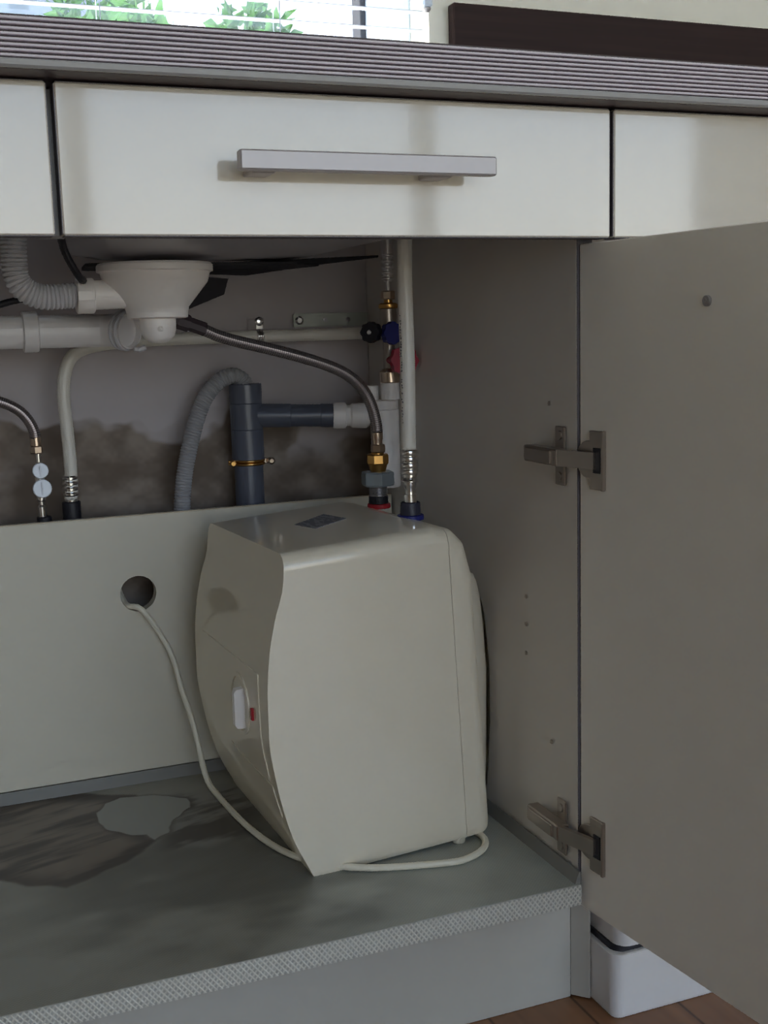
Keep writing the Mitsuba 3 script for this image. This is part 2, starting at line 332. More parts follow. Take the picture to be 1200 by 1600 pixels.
for q, tilt in ((.5397, 0.0), (.1888, -.0)):
    pl = door_tf(box(.0165, .0345, -.0028, .0002, q-.0255, q+.0255, .0006))
    rim = door_tf(box(.0335, .0362, -.0042, .0002, q-.0258, q+.0258, .0006))
    add('sink_cabinet__door__hinge_plate', cat_(pl, rim), 'm_hinge', label='metal hinge cup plate')
    add('sink_cabinet__door__hinge_cup', cat_(dcyl(.0140, q, .0165, -.004, .0022, seg=36)), 'm_hinge', smooth=30)
    add('sink_cabinet__door__hinge_cup_opening', door_tf(box(.0225, .0325, -.0036, -.0026, q-.011, q+.011, .0003)), 'm_black', label='dark opening of the hinge cup')
    # arm: from the mounting plate on the side panel to the cup
    a = box(-.0325, -.0195, .0400, .0985, q-.0075, q+.0075, .0012)
    a2 = box(-.0345, -.0315, .0480, .0930, q-.0060, q+.0060, .0008)
    c0, c1 = np.array([-.030, .044, q]), DH + dd*.0265 + dn*.0045 + np.array([0, 0, q])
    t = (c1-c0)/np.linalg.norm(c1-c0); s = np.array([-t[1], t[0], 0])
    link = hull([c + k*s*.0022 + np.array([0, 0, w]) for c in (c0, c1) for k in (-1, 1) for w in (-.0072, .0072)])
    add('sink_cabinet__door__hinge_arm', cat_(a, a2, link), 'm_hinge', label='metal hinge arm')
    add('sink_cabinet__side_panel__mounting_plate', cat_(box(-.0205, -.0179, .0455, .0610, q-.0265, q+.0265, .0007), cyl((-.0205, .0532, q+.0185), .0042, -.0012, .0012, .0003, 20, (1, 0, 0)), cyl((-.0205, .0532, q-.0185), .0042, -.0012, .0012, .0003, 20, (1, 0, 0))), 'm_hinge', label='hinge mounting plate')
add('sink_cabinet__side_panel__edge_band', box(-.0165, -.0016, .0286, .0294, .1255, .8314, .0001), 'm_edge_dark', label='dark front edge')
# plinth
add('plinth', box(-.93, .0005, .0716, .088, 0.0, .1250, .0008), 'm_plinth', label='grey plinth board under the open cabinet', cat='plinth')
add('plinth_return', cat_(hull([(x, y, q) for q in (.002, .1245) for x, y in ((.0010, .0720), (.0012, .0885), (.0135, .0590), (.0150, .0885), (.0150, .0592))])), 'm_plinth', label='short upright plinth end piece beside the white box', cat='plinth')
# tray lining the base
tag('drip_tray', 'grey stained liner tray with brown water marks on the cabinet base', 'tray')
add('drip_tray__sheet', box(-.884, -.0190, .0200, .4575, .1444, .1456, .0002), 'm_tray')
add('drip_tray__lip', hull([(x, y, q) for x in (-.884, -.0190) for y, q in ((.4570, .1457), (.4570, .1572), (.4550, .1572), (.4480, .1457))]), 'm_lip')
add('drip_tray__lip', hull([(x, y, q) for y in (.0215, .4478) for x, q in ((-.0185, .1457), (-.0185, .1570), (-.0200, .1570), (-.0245, .1457))]), 'm_lip')
# neighbouring cabinet
tag('neighbour_cabinet', 'gloss cream base cabinet to the right of the open sink cabinet', 'cabinet')
add('neighbour_cabinet__drawer_front', box(.0020, .594, 0, .018, zb, zt, .0010), 'm_front')
add('neighbour_cabinet__body', cat_(box(.0100, .026, .050, .532, .26, .8310), box(.58, .596, .024, .532, .0, .8310), box(.0265, .5795, .050, .532, .26, .276), box(.0265, .5795, .050, .0660, .8, .8310)), 'm_melamine')
# white lidded box behind the door
tag('storage_box', 'white plastic box with a lid on the wooden floor behind the open door', 'box')
def rrect(x0, x1, y0, y1, r): return Polygon([(x0+r, y0+r), (x1-r, y0+r), (x1-r, y1-r), (x0+r, y1-r)]).buffer(r, 10)
def stack(polys):   # convex loft of (polygon, z)
    return hull(np.vstack([np.c_[np.asarray(p.exterior.coords), np.full(len(p.exterior.coords), q)] for p, q in polys]))
add('storage_box__body', stack([(rrect(.0180, .290, .0200, .30, .008), .0005), (rrect(.0165, .292, .0185, .302, .010), .004), (rrect(.0155, .293, .0175, .303, .013), .0650), (rrect(.0170, .292, .019, .302, .013), .0660)]), 'm_bin', smooth=40)
add('storage_box__seam', stack([(rrect(.0200, .289, .0225, .299, .012), .0661), (rrect(.0200, .289, .0225, .299, .012), .0718)]), 'm_black', smooth=40, label='dark seam under the lid')
add('storage_box__lid', stack([(rrect(.0225, .288, .0195, .302, .014), .0719), (rrect(.0240, .287, .0205, .301, .016), .1250), (rrect(.0300, .280, .0275, .295, .016), .1320)]), 'm_bin', smooth=40)

# ------------------------------------------------------------------ sink, trap and pipes
tag('sink', 'steel sink bowl seen from below with black sound pads', 'sink')
def sring(x0, x1, y0, y1, r, q): return np.c_[np.asarray(rrect(x0, x1, y0, y1, r).exterior.coords), np.full(len(rrect(x0, x1, y0, y1, r).exterior.coords), q)]
def bowl(e):
    return hull(np.vstack([sring(-.414+e, -.108-e, .083+e, .4495-e, .07, .866), sring(-.412+e, -.110-e, .085+e, .4480-e, .07, .775), sring(-.407+e, -.115-e, .092+e, .442-e, .07, .752), sring(-.396+e, -.130-e, .105+e, .428-e, .06, .7395), sring(-.375+e, -.155-e, .13+e, .405-e, .05, .7345), sring(-.370, -.285, .22, .32, .04, .7290)]))
bo = mf(bowl(0)) - mf(bowl(.0012)).translate((0, 0, .0014))
add('sink__bowl', tm(bo), 'm_bowl', smooth=35)
pad = extrude(Polygon([(-.378, .355), (-.17, .345), (-.14, .37), (-.155, .425), (-.372, .428)]).buffer(.006), .0030); pad.apply_translation((0, 0, .7262))
add('sink__sound_pad', pad, 'm_mat', smooth=30, label='black sound deadening pad')
fl = []   # loose corner of the pad hanging behind the trap, and its strip running to the right
A = [(-.345, .372, .7240), (-.228, .398, .7150), (-.2327, .400, .6985), (-.2755, .400, .6823), (-.320, .392, .700)]
fl.append(hull([np.array(p)+[0, s, 0] for p in A for s in (-.0011, .0011)]))
B = [(-.36, .40, .7245), (-.20, .425, .7195), (-.12, .435, .7305), (-.035, .443, .7400), (-.035, .443, .7425), (-.20, .425, .7350), (-.36, .40, .7270)]
for i0, i1, j0, j1 in ((0, 1, 6, 5), (1, 2, 5, 5), (2, 3, 5, 4)):
    q = [B[i0], B[i1], B[j0], B[j1]]
    fl.append(hull([np.array(p)+[0, s, 0] for p in q for s in (-.0011, .0011)]))
add('sink__loose_pad', cat_(*fl), 'm_mat', label='loose black flap of the pad hanging down')

SC = (-.3315, .27, 0)
tag('sink_trap', 'white plastic funnel shaped sink trap under the drain', 'drain trap')
add('sink_trap__funnel', lathe([(0, .7235), (.0530, .7235), (.0545, .7215), (.0545, .7160), (.0515, .7150), (.0490, .7060), (.0300, .6830), (.0292, .6780), (0, .6780)][::-1], SC), 'm_white_plastic', smooth=35)
add('sink_trap__collar', lathe([(0, .6722), (.0258, .6722), (.0285, .6732), (.0290, .6775), (.0285, .6792), (0, .6792)], SC), 'm_white_plastic', smooth=35)
cup = [(0, .6490), (.006, .6494), (.0115, .6520), (.0150, .6560), (.0168, .6620), (.0172, .6735), (0, .6735)]
add('sink_trap__cup', cat_(lathe(cup, SC), trimesh.creation.icosphere(3, .0030).apply_translation((-.3325, .2547, .6625))), 'm_white_plastic', smooth=35)
add('sink_trap__side_outlet', tube([(-.3560, .27, .6960), (-.3700, .27, .6955), (-.3910, .27, .6950)], [.0135]*3)[0], 'm_white_plastic', smooth=35)
add('sink_trap__outlet_nut', cat_(lathe([(0, 0), (.0155, 0), (.0163, .001), (.0163, .0150), (.0155, .0160), (0, .0160)], (-.4060, .27, .6945), (1, 0, 0)), *[box(-.4062+k, -.4050+k+.0115, .27-.0168, .27-.0155, .6900, .6985, .0002) for k in (0.0,)]), 'm_white_plastic', smooth=35)
m, uv = corrugated([(-.4575, .27, .800), (-.4578, .27, .7491), (-.4590, .27, .7253), (-.4553, .27, .7055), (-.4400, .27, .6950), (-.4230, .27, .6940), (-.4065, .27, .6943)], .0118, .0016, .0038)
add('overflow_hose', m, 'm_grey_hose', smooth=True, label='grey corrugated hose bending down into the side of the white trap', cat='hose')
tag('waste_pipe', 'thick pale grey waste pipe lying across the back on the left', 'pipe')
add('waste_pipe__pipe', tube([(-.62, .385, .6640), (-.50, .385, .6637), (-.372, .385, .6630)], .0165, 32)[0], 'm_pvc_white', smooth=35)
add('waste_pipe__coupling', lathe([(0, 0), (.0190, 0), (.0205, .001), (.0205, .0145), (.0190, .0155), (0, .0155)], (-.4465, .385, .6635), (1, 0, 0)), 'm_pvc_white', smooth=35)
eax = np.array([.62, -.76, -.10]); eax /= np.linalg.norm(eax); ec = np.array([-.346, .366, .6625])
add('waste_pipe__elbow', tube(spline([(-.3760, .385, .6630), (-.362, .382, .6630), (-.353, .374, .6628), tuple(ec)], 14), .0165, 32)[0], 'm_pvc_white', smooth=35)
add('waste_pipe__end_ring', cat_(torus(ec+eax*.002, .0190, .0020, eax), torus(ec-eax*.004, .0190, .0020, eax)), 'm_grey_hose', smooth=True, label='grey clamp ring round the pipe end')
add('waste_pipe__socket', lathe([(.0185, -.007), (.0185, .006), (.0168, .006), (.0168, -.004), (0, -.004)], ec, eax), 'm_pvc_white', smooth=35)
add('waste_pipe__end_ring__screw', cat_(hexnut(ec+eax*.003+np.array([.012, -.006, -.0185]), .003, -.004, .004, (.9, 0, .3)), box(ec[0]+.006, ec[0]+.016, ec[1]-.010, ec[1]-.004, ec[2]-.0215, ec[2]-.0175, .0005)), 'm_grey_hose')

# left white supply hose: rises from behind the board, bends and runs along the wall to the valve
P = spline([(-.3980, .49, .4760), (-.3957, .49, .5165), (-.3978, .49, .5778), (-.3972, .49, .6062), (-.3895, .491, .6310), (-.3720, .495, .6440), (-.30, .50, .6515), (-.1736, .50, .6525), (-.080, .490, .6525), (-.055, .445, .653), (-.040, .428, .6525)], 120)
tag('supply_hose', 'pale hose rising on the left and running along the wall behind the big waste pipe', 'hose')
add('supply_hose__tube', tube(P, .0072, 20)[0], 'm_white_hose', smooth=True)
rs = []
for k in range(4): rs.append(lathe([(0, 0), (.0078, 0), (.0092, .0015), (.0092, .0030), (.0078, .0046), (0, .0046)], (-.3972, .49, .4990-k*.0062)))
rs.append(cyl((-.3975, .49, 0), .0070, .4740, .4810))
add('supply_hose__sleeve', cat_(*rs), 'm_chrome', smooth=35, label='ribbed chrome crimp sleeve')
add('supply_hose__collar', cyl((-.3975, .49, 0), .0102, .4520, .4742, .001), 'm_black', smooth=35, label='black collar')
# left braided hose and little valve with round tags
tag('braided_hose', 'braided steel hose arching in from the left to a small valve', 'hose')
m, uv = tube(spline([(-.60, .485, .585), (-.53, .48, .5985), (-.4926, .48, .5970), (-.4666, .48, .5900), (-.4460, .48, .5780), (-.4345, .48, .5600), (-.4325, .48, .5480)], 90), .0058, 20)
add('braided_hose__tube', m, 'm_braid', smooth=True, uv=uv)
add('braided_hose__ferrule', cyl((-.4323, .48, 0), .0058, .5400, .5500), 'm_nickel', smooth=35)
add('braided_hose__nut', hexnut((-.4321, .48, 0), .0070, .5315, .5400, turn=.2), 'm_nickel')
tag('shutoff_valve', 'small chrome valve with two round tags below the left braided hose', 'valve')
add('shutoff_valve__stem', lathe([(0, .4520), (.0045, .4520), (.0045, .4720), (.0030, .4740), (.0030, .4780), (.0052, .4800), (.0052, .5180), (.0026, .5215), (.0026, .5314), (0, .5314)], (-.4308, .48, 0)), 'm_chrome', smooth=35)
for q, x, r in ((.5128, -.4305, .0088), (.4930, -.4298, .0103)):
    add('shutoff_valve__disc', cat_(lathe([(0, 0), (r-.0006, 0), (r, .0006), (r, .0026), (r-.0008, .0032), (0, .0032)], (x, .4740, q), (.1, -1, .1)), box(x-.0008, x+.0008, .4695, .4712, q-r*.7, q+r*.7, .0002)), 'm_tag', smooth=35)
add('shutoff_valve__collar', cyl((-.4290, .48, 0), .0080, .4480, .4610, .001), 'm_black', smooth=35)
# black cable
add('black_cable', tube(spline([(-.4265, .15, .800), (-.4260, .17, .757), (-.4240, .20, .7370), (-.4182, .205, .7220), (-.4085, .215, .7080), (-.4010, .26, .7090), (-.405, .31, .703), (-.43, .325, .6975), (-.4607, .33, .6920), (-.4740, .33, .6880), (-.56, .33, .67)], 90), .0033, 14)[0], 'm_black', smooth=True, label='thin black cable hanging down beside the corrugated hose', cat='cable')
# pipe clip, bracket
tag('pipe_clip', 'chrome pipe clip holding the pale hose to the wall', 'pipe clip')
add('pipe_clip__band', cat_(*[torus((-.1670, .500, .6525), .0085, .0014, (1, 0, 0)).apply_translation((d, 0, 0)) for d in (-.0025, 0, .0025)]), 'm_chrome', smooth=True)
add('pipe_clip__screw', cat_(lathe([(0, 0), (.0055, 0), (.0055, .003), (.0035, .0055), (0, .0062)], (-.1670, .4990, .6700), (0, -1, 0)), box(-.1715, -.1625, .4960, .5340, .6600, .6730, .0006)), 'm_chrome', smooth=35)
bk = Polygon([(-.114, .6640), (.0, .6640), (.0, .6765), (-.114, .6765)]).buffer(.002)
for x in (-.109, -.075, -.045, -.016): bk = bk.difference(Point(x, .6702).buffer(.0030 if x > -.1 else .0036))
bm = extrude(bk, .0022); bm.apply_transform(np.array([[1, 0, 0, 0], [0, 0, -1, .5260], [0, 1, 0, 0], [0, 0, 0, 1.]])); 
tag('wall_bracket', 'flat galvanised metal strip with holes on the cabinet back wall', 'bracket')
add('wall_bracket__strip', bm.intersection(trimesh.creation.box(bounds=[[-.2, .5, .6], [-.0185, .6, .7]])) if False else tm(mf(bm).trim_by_plane((-1, 0, 0), .0185)), 'm_galv', smooth=30)
add('wall_bracket__screw', cat_(lathe([(0, 0), (.0052, 0), (.0052, .0012), (.003, .0028), (0, .0028)], (-.1090, .5236, .6702), (0, -1, 0)), cyl((-.109, .53, .6702), .0030, -.005, .006, axis=(0, -1, 0))), 'm_chrome', smooth=35)
add('wall_bracket__screw', cat_(lathe([(0, 0), (.0028, 0), (.0028, .0010), (0, .0012)], (-.0750, .5236, .6702), (0, -1, 0)), cyl((-.075, .53, .6702), .0025, -.005, .006, axis=(0, -1, 0))), 'm_steel', smooth=35)
# small valves at the right of the back wall
VY = .422
tag('angle_valve', 'brass and chrome tap assembly with black and red knobs behind the white hose', 'valve')
def vx(z): return (-.0330, VY, 0)
crimp = [lathe([(0, 0), (.0050, 0), (.0074, .0012), (.0074, .0030), (.0050, .0042), (0, .0042)], (-.0325, VY, .7385-k*.0066)) for k in range(5)]
add('angle_valve__sleeve', cat_(*crimp, cyl((-.0325, VY, 0), .0054, .7110, .7400), cyl((-.0325, VY, 0), .0072, .7420, .80), cyl((-.0325, VY, 0), .0026, .6990, .7180)), 'm_satin', smooth=35, label='ribbed chrome sleeve')
add('angle_valve__nut', hexnut((-.0325, VY, 0), .0082, .6905, .7005, turn=.5), 'm_nickel')
add('angle_valve__brass_ring', cat_(cyl((-.0325, VY, 0), .0050, .6865, .6910), lathe([(0, .6805), (.0105, .6805), (.0112, .6815), (.0112, .6850), (.0085, .6868), (0, .6868)], (-.0325, VY, 0))), 'm_brass', smooth=35)
add('angle_valve__body', cat_(cyl((-.0330, VY, 0), .0098, .6560, .6806, .001), cyl((-.0330, VY, 0), .0070, .6105, .6562, .001), cyl((-.0330, VY+.012, .652), .0075, -.025, .07, axis=(0, 1, 0))), 'm_hinge', smooth=35)
def knob(c, r, axis):
    th = np.linspace(0, 2*math.pi, 97)[:-1]
    rr = r*(1+.06*np.cos(8*th)); m = extrude(Polygon(np.c_[rr*np.cos(th), rr*np.sin(th)]), .010)
    m.apply_translation((0, 0, -.005)); m.apply_transform(trimesh.geometry.align_vectors([0, 0, 1], axis)); m.apply_translation(c); return m
add('angle_valve__knob', cat_(knob((-.0605, VY-.016, .6535), .0115, (-.75, -.65, 0)), cyl((-.0605, VY-.016, .6535), .004, -.004, .034, axis=(.85, .5, 0))), 'm_black', smooth=30, label='black knob on the left')
add('angle_valve__knob', cat_(knob((-.0375, VY-.022, .6520), .0125, (.1, -1, 0)), cyl((-.0375, VY-.022, .6520), .004, -.02, .004, axis=(.1, -1, 0))), 'm_blue', smooth=30, label='dark blue knob half behind the white hose')
add('angle_valve__knob', cat_(knob((-.0340, .3760, .6210), .0160, (-.05, -1, .05)), cyl((-.0340, .3760, .6210), .0045, -.044, .006, axis=(0, -1, 0))), 'm_redknob', smooth=30, label='red knob behind the white hose')
add('angle_valve__knob__screw', cyl((-.0605-.0040, VY-.0194, .6535), .0028, -.0006, .0014, axis=(-.75, -.65, 0)), 'm_chrome')
add('angle_valve__lower_ring', lathe([(0, .5945), (.0110, .5945), (.0118, .5955), (.0118, .6070), (.0105, .6085), (.0075, .6110), (0, .6110)], (-.0330, VY, 0)), 'm_nickel', smooth=35)
# white wall outlet pipe and grey tee
tag('wall_outlet', 'white plastic drain fitting standing upright behind the hoses at the right', 'pipe')
add('wall_outlet__pipe', cat_(cyl((-.0345, .437, 0), .0170, .4700, .5630, .001), cyl((-.0345, .437, 0), .0162, .5630, .5740, .001)), 'm_white_plastic', smooth=35)
add('wall_outlet__socket', cyl((-.0320, .4240, 0), .0112, .5745, .5955, .001), 'm_white_plastic', smooth=35)
add('wall_outlet__stub', cyl((-.0490, .4420, 0), .0090, .5742, .5915, .001), 'm_white_plastic', smooth=35)
tag('drain_tee', 'dark grey plastic drain pipe tee standing behind the water heater', 'pipe')
TX, TY = -.1880, .4955
BA = (1, -.30, -.035)
add('drain_tee__upright', lathe([(0, .4300), (.0172, .4300), (.0172, .5060), (.0192, .5080), (.0192, .5430), (.0185, .5436), (.0192, .5442), (.0192, .5740), (.0185, .5746), (.0192, .5752), (.0192, .5960), (.0185, .5975), (0, .5975)], (TX, TY, 0), seg=44), 'm_pvc_grey', smooth=35)
add('drain_tee__branch', lathe([(0, 0), (.0140, 0), (.0140, .052), (.0133, .0525), (.0133, .088), (.0140, .0885), (.0140, .1080), (0, .1080)], (TX, TY, .5600), BA, 40), 'm_pvc_grey', smooth=35)
bx = TX+.104
add('drain_tee__coupling', cat_(lathe([(0, 0), (.0150, 0), (.0156, .001), (.0156, .0145), (.0125, .0165), (.0125, .0205), (.0148, .0225), (.0152, .0400), (.0120, .0440), (0, .0440)], (TX+.0985, TY-.0296, .5565), BA, 40)), 'm_white_plastic', smooth=35, label='white ribbed coupling')
tag('drain_tee__clamp', label='brass coloured pipe clamp')
add('drain_tee__clamp', cat_(*[torus((TX, TY, q), .0182, .0018, (0, 0, 1)) for q in (.5030, .5066)]), 'm_brass', smooth=True)
add('drain_tee__clamp__screw', cat_(lathe([(0, 0), (.0042, 0), (.0042, .002), (.0025, .0036), (0, .0036)], (TX+.0245, TY-.012, .5055), (0, -1, 0)), cyl((TX+.0245, TY-.012, .5055), .0026, -.010, .001, axis=(0, -1, 0)), box(TX+.016, TX+.028, TY-.008, TY-.004, .5025, .5085, .0006)), 'm_nickel', smooth=35)
add('drain_tee__clamp__lug', cat_(cyl((TX-.0225, TY-.010, .5050), .0030, -.004, .006, axis=(0, -1, 0)), box(TX-.026, TX-.016, TY-.008, TY-.004, .5025, .5080, .0006)), 'm_brass', smooth=35)
m, uv = corrugated([(-.2750, .493, .400), (-.2714, .493, .4547), (-.2661, .493, .496), (-.2547, .493, .5404), (-.2400, .494, .578), (-.2220, .495, .5995), (-.2030, .495, .6075), (-.1920, .4955, .6025), (-.1880, .4955, .5965)], .0098, .0009, .0034)
add('appliance_hose', m, 'm_hose_grey', smooth=True, label='grey ribbed appliance hose looping into the top of the dark tee', cat='hose')

# ------------------------------------------------------------------ water heater
tag('water_heater', 'small white under-sink water heater standing on the cabinet base', 'water heater')
left = [(-.2555, .4580), (-.2580, .428), (-.2665, .399), (-.2735, .365), (-.2768, .326), (-.2770, .287), (-.2715, .243), (-.2590, .191), (-.2382, .1442)]
from scipy.interpolate import PchipInterpolator
_zz = np.array([p[1] for p in left])[::-1]; _xx = np.array([p[0] for p in left])[::-1]
_ls = PchipInterpolator(np.r_[.10, _zz, .50], np.r_[-.220, _xx, -.2545])
def left_x(z): return _ls(z)
conv = Polygon([(-.330, .452), (-.1020, .4686), (-.0830, .4645), (-.0690, .4500), (-.0608, .418), (-.0575, .3545), (-.0535, .302), (-.0485, .222), (-.0455, .165), (-.0458, .1480), (-.0740, .1425), (-.160, .1380), (-.2382, .1350), (-.330, .1320)])
conv = conv.buffer(-.0145).buffer(.0145, 16)      # round the profile's corners
Y0, Y1, RF = .138, .398, .0155
layers = []
for a in np.linspace(0, math.pi/2, 9):
    ins = RF*(1-math.sin(a)); q = conv.buffer(-ins, 12)
    e = np.asarray(q.segmentize(.01).exterior.coords)
    for yy in (Y0+RF*(1-math.cos(a)), Y1-RF*(1-math.cos(a))):
        layers.append(np.c_[e[:, 0], np.full(len(e), yy), e[:, 1]])
hv = mf(hull(np.vstack(layers)))
zs = np.linspace(.138, .49, 90)
bowpoly = Polygon(np.vstack([np.c_[left_x(zs), zs], [(0.1, .49), (0.1, .138)]]))
bow = extrude(bowpoly, .5); bow.apply_transform(np.array([[1, 0, 0, 0], [0, 0, -1, .5], [0, 1, 0, 0], [0, 0, 0, 1.]]))
hv = hv ^ mf(bow)
_bn = np.array([-.0068, 0, .1642]); _bn /= np.linalg.norm(_bn)
hv = hv.trim_by_plane(_bn.tolist(), float(np.array([-.2382, 0, .1446])@_bn))
def place(m):     # the heater stands turned by two degrees, its top falling slightly to the rear
    m = m.copy(); v = m.vertices.copy(); dy = v[:, 1]-Y0
    v[:, 2] -= dy*.02*np.clip((v[:, 2]-.145)/.31, 0, 1.1)
    x = v[:, 0].copy(); v[:, 0] -= dy*.030; v[:, 1] += (x+.255)*.03
    m.vertices = v; return m
sn = np.array([1, 0, .049]); sn /= np.linalg.norm(sn); so = np.array([-.0755, 0, .155])@sn
front = hv.trim_by_plane((-sn).tolist(), float(-(so-.0002))); back = hv.trim_by_plane(sn.tolist(), float(so+.0002))
add('water_heater__front_housing', place(tm(front)), 'm_heater', smooth=28)
add('water_heater__back_housing', place(tm(back)), 'm_heater', smooth=28)
rb = []
for q, xm in ((.168, -.0255), (.20, -.0222), (.25, -.0195), (.31, -.0195), (.365, -.0245), (.39, -.0310), (.408, -.0400), (.416, -.0520)):
    rb += [(-.068, .150, q), (min(-.0475-.003*(q > .36), xm-.002), .158, q), (xm, .190, q), (xm, .345, q), (min(-.045, xm-.002), .384, q), (-.068, .388, q)]
add('water_heater__rear_cover', place(hull(rb)), 'm_heater_back', smooth=28, label='bulging rear cover')
add('water_heater__foot', cyl((-.0820, .1500, 0), .0065, .1458, .1535, .0008), 'm_heater_back', smooth=35)
add('water_heater__foot', cyl((-.0900, .375, 0), .0065, .1458, .1535, .0008), 'm_heater_back', smooth=35)
# raised control panel that follows the bowed front
def on_front(poly_yz, lift, sink=.002):
    """a slab whose outer face follows the bowed front; poly in (y, z)"""
    m = extrude(poly_yz, .06); m.apply_transform(np.array([[0, 0, 1, -.300], [1, 0, 0, 0], [0, 1, 0, 0], [0, 0, 0, 1.]]))
    outer = Polygon(np.vstack([np.c_[left_x(zs)-lift, zs], np.c_[left_x(zs)+sink, zs][::-1]]))
    s = extrude(outer, .5); s.apply_transform(np.array([[1, 0, 0, 0], [0, 0, -1, .5], [0, 1, 0, 0], [0, 0, 0, 1.]]))
    return place(tm(mf(m) ^ mf(s)))
pp = Polygon([(.1660, .3425), (.3650, .3425), (.3690, .290), (.350, .262), (.310, .246), (.262, .239), (.1580, .239)]).buffer(-.004).buffer(.004, 10)
add('water_heater__control_panel', on_front(pp, .0010), 'm_heater', smooth=25)
add('water_heater__lower_panel', on_front(Polygon([(.1545, .2360), (.262, .2360), (.290, .2395), (.2900, .2040), (.1485, .2040)]).buffer(-.003).buffer(.003), .0008), 'm_heater', smooth=25)
DC = (.2235, .2990)
def ell(r): return Point(*DC).buffer(r, 32)
add('water_heater__dial_ring', on_front(ell(.0310).difference(ell(.0272)), .0028), 'm_heater', smooth=30)
add('water_heater__dial', on_front(ell(.0262), .0016), 'm_heater_back', smooth=30)
fx = float(left_x(DC[1]))
kb = hull([np.array([fx-.0115*k, DC[0]+.0048*s*w-.0110, DC[1]-.001+.0205*t*w]) for k, w in ((0, 1), (.8, .95), (1, .8)) for s in (-1, 1) for t in (-1, -.8, .8, 1)])
add('water_heater__dial__handle', place(kb), 'm_white_plastic', smooth=30, label='white knob grip')
add('water_heater__dial__marker', place(box(fx-.0032, fx+.0010, .1800, .1850, .2935, .3055, .0006)), 'm_red', label='red marker')
stk = hull([(x, y, .4520+(x+.330)*.07284+dz) for x, y in ((-.1940, .285), (-.1490, .319), (-.1420, .270), (-.1870, .242)) for dz in (-.0004, .0005)])
add('water_heater__sticker', place(stk), 'm_sticker', label='small grey printed label on top')
RED, BLU = np.array([-.0815, .344, .4650]), np.array([-.0877, .240, .4668])
def ringd(c, r, h): return lathe([(0, -.0028), (r-.0005, -.0028), (r, -.002), (r, h-.0008), (r-.0012, h), (0, h)], c)
add('water_heater__hot_ring', ringd(RED-np.array([0, 0, .0022]), .0128, .0026), 'm_red', smooth=35, label='red ring')
add('water_heater__cold_ring', ringd(BLU-np.array([0, 0, .0022]), .0138, .0026), 'm_blue', smooth=35, label='blue ring')

# hot connection: braided hose from the trap over to the red port
tag('braided_hose_001', 'long braided steel hose arching from the trap down to the red heater port', 'hose')
HX, HY = -.0815, .344
m, uv = tube(spline([(-.318, .335, .678), (-.3000, .338, .6725), (-.2755, .340, .6633), (-.2558, .342, .6545), (-.2152, .344, .6430), (-.1805, .344, .6338), (-.1450, .344, .6227), (-.1124, .344, .6075), (-.0920, .344, .5850), (-.0830, .344, .5588), (-.0812, .344, .5440)], 130), .0062, 22)
add('braided_hose_001__tube', m, 'm_braid', smooth=True, uv=uv)
add('braided_hose_001__end_fitting', tube([(-.3120, .3360, .6762), (-.2990, .3382, .6718), (-.2985, .3383, .6716), (-.2870, .3391, .6677), (-.2865, .3392, .6676), (-.2700, .3405, .6614)], [.0078, .0078, .0092, .0092, .0074, .0074], 8)[0], 'm_worktop', smooth=20, label='dark end fitting')
add('braided_hose_001__ferrule', lathe([(0, .5312), (.0056, .5312), (.0056, .5360), (.0064, .5372), (.0064, .5440), (0, .5440)], (HX, HY, 0)), 'm_nickel', smooth=35)
add('braided_hose_001__nut', hexnut((HX+.0005, HY, 0), .0082, .5220, .5312, turn=.45), 'm_nickel')
add('braided_hose_001__reducer', cat_(hexnut((HX, HY, 0), .0125, .5090, .5205, turn=.1, sides=8), cyl((HX, HY, 0), .0070, .5200, .5222), lathe([(0, .5010), (.0085, .5010), (.0105, .5090), (0, .5090)], (HX, HY, 0))), 'm_brass', smooth=20, label='brass reducer')
add('braided_hose_001__union_nut', hexnut((HX-.0006, HY, 0), .0188, .4850, .5010, turn=.42), 'm_zinc', label='large grey hexagonal nut')
add('braided_hose_001__thread', lathe([(0, .4740), (.0105, .4740)]+[(.0105-.0009*(k % 2), .4745+k*.00085) for k in range(12)]+[(.0105, .4850), (0, .4850)], (HX-.0004, HY, 0)), 'm_steel', smooth=20)
add('braided_hose_001__seal', cyl((HX-.0004, HY, 0), 0.0108, .4650, .4742, .0006), 'm_black', smooth=35, label='black seal')
# cold connection: white hose straight up
tag('supply_hose_001', 'straight white hose standing upright on the blue heater port', 'hose')
CX, CY = -.0876, .240
add('supply_hose_001__tube', tube(spline([(CX+.0012, CY, .800), (CX+.0008, CY, .7455), (CX-.0002, CY, .6967), (CX+.0006, CY, .6266), (CX-.0003, CY, .5423), (CX, CY, .5330)], 60), .0076, 24)[0], 'm_white_hose', smooth=True)
pm = []
for k in range(46):
    q = .545+.0029*k+rng.uniform(-.0004, .0004)
    if rng.random() < .18: continue
    an = math.radians(197+rng.uniform(-5, 5)); c = np.array([CX+.0003+.0076*math.cos(an), CY+.0076*math.sin(an), q]); t = np.array([-math.sin(an), math.cos(an), 0]); nn = np.array([math.cos(an), math.sin(an), 0])
    w, hh = rng.uniform(.0006, .0011), rng.uniform(.0005, .0010)
    pm.append(hull([c+t*w*a+np.array([0, 0, hh*b])+nn*d for a in (-1, 1) for b in (-1, 1) for d in (-.0003, .0003)]))
add('supply_hose_001__printing', cat_(*pm), 'm_print', kind='stuff', label='faint dark printing down the hose')
cr = [lathe([(0, 0), (.0082, 0), (.0091, .0014), (.0091, .0040), (.0082, .0056), (0, .0056)], (CX, CY, .5285-k*.0066)) for k in range(4)]
add('supply_hose_001__sleeve', cat_(*cr, cyl((CX, CY, 0), .0080, .5060, .5345)), 'm_chrome', smooth=35, label='ribbed chrome crimp sleeve')
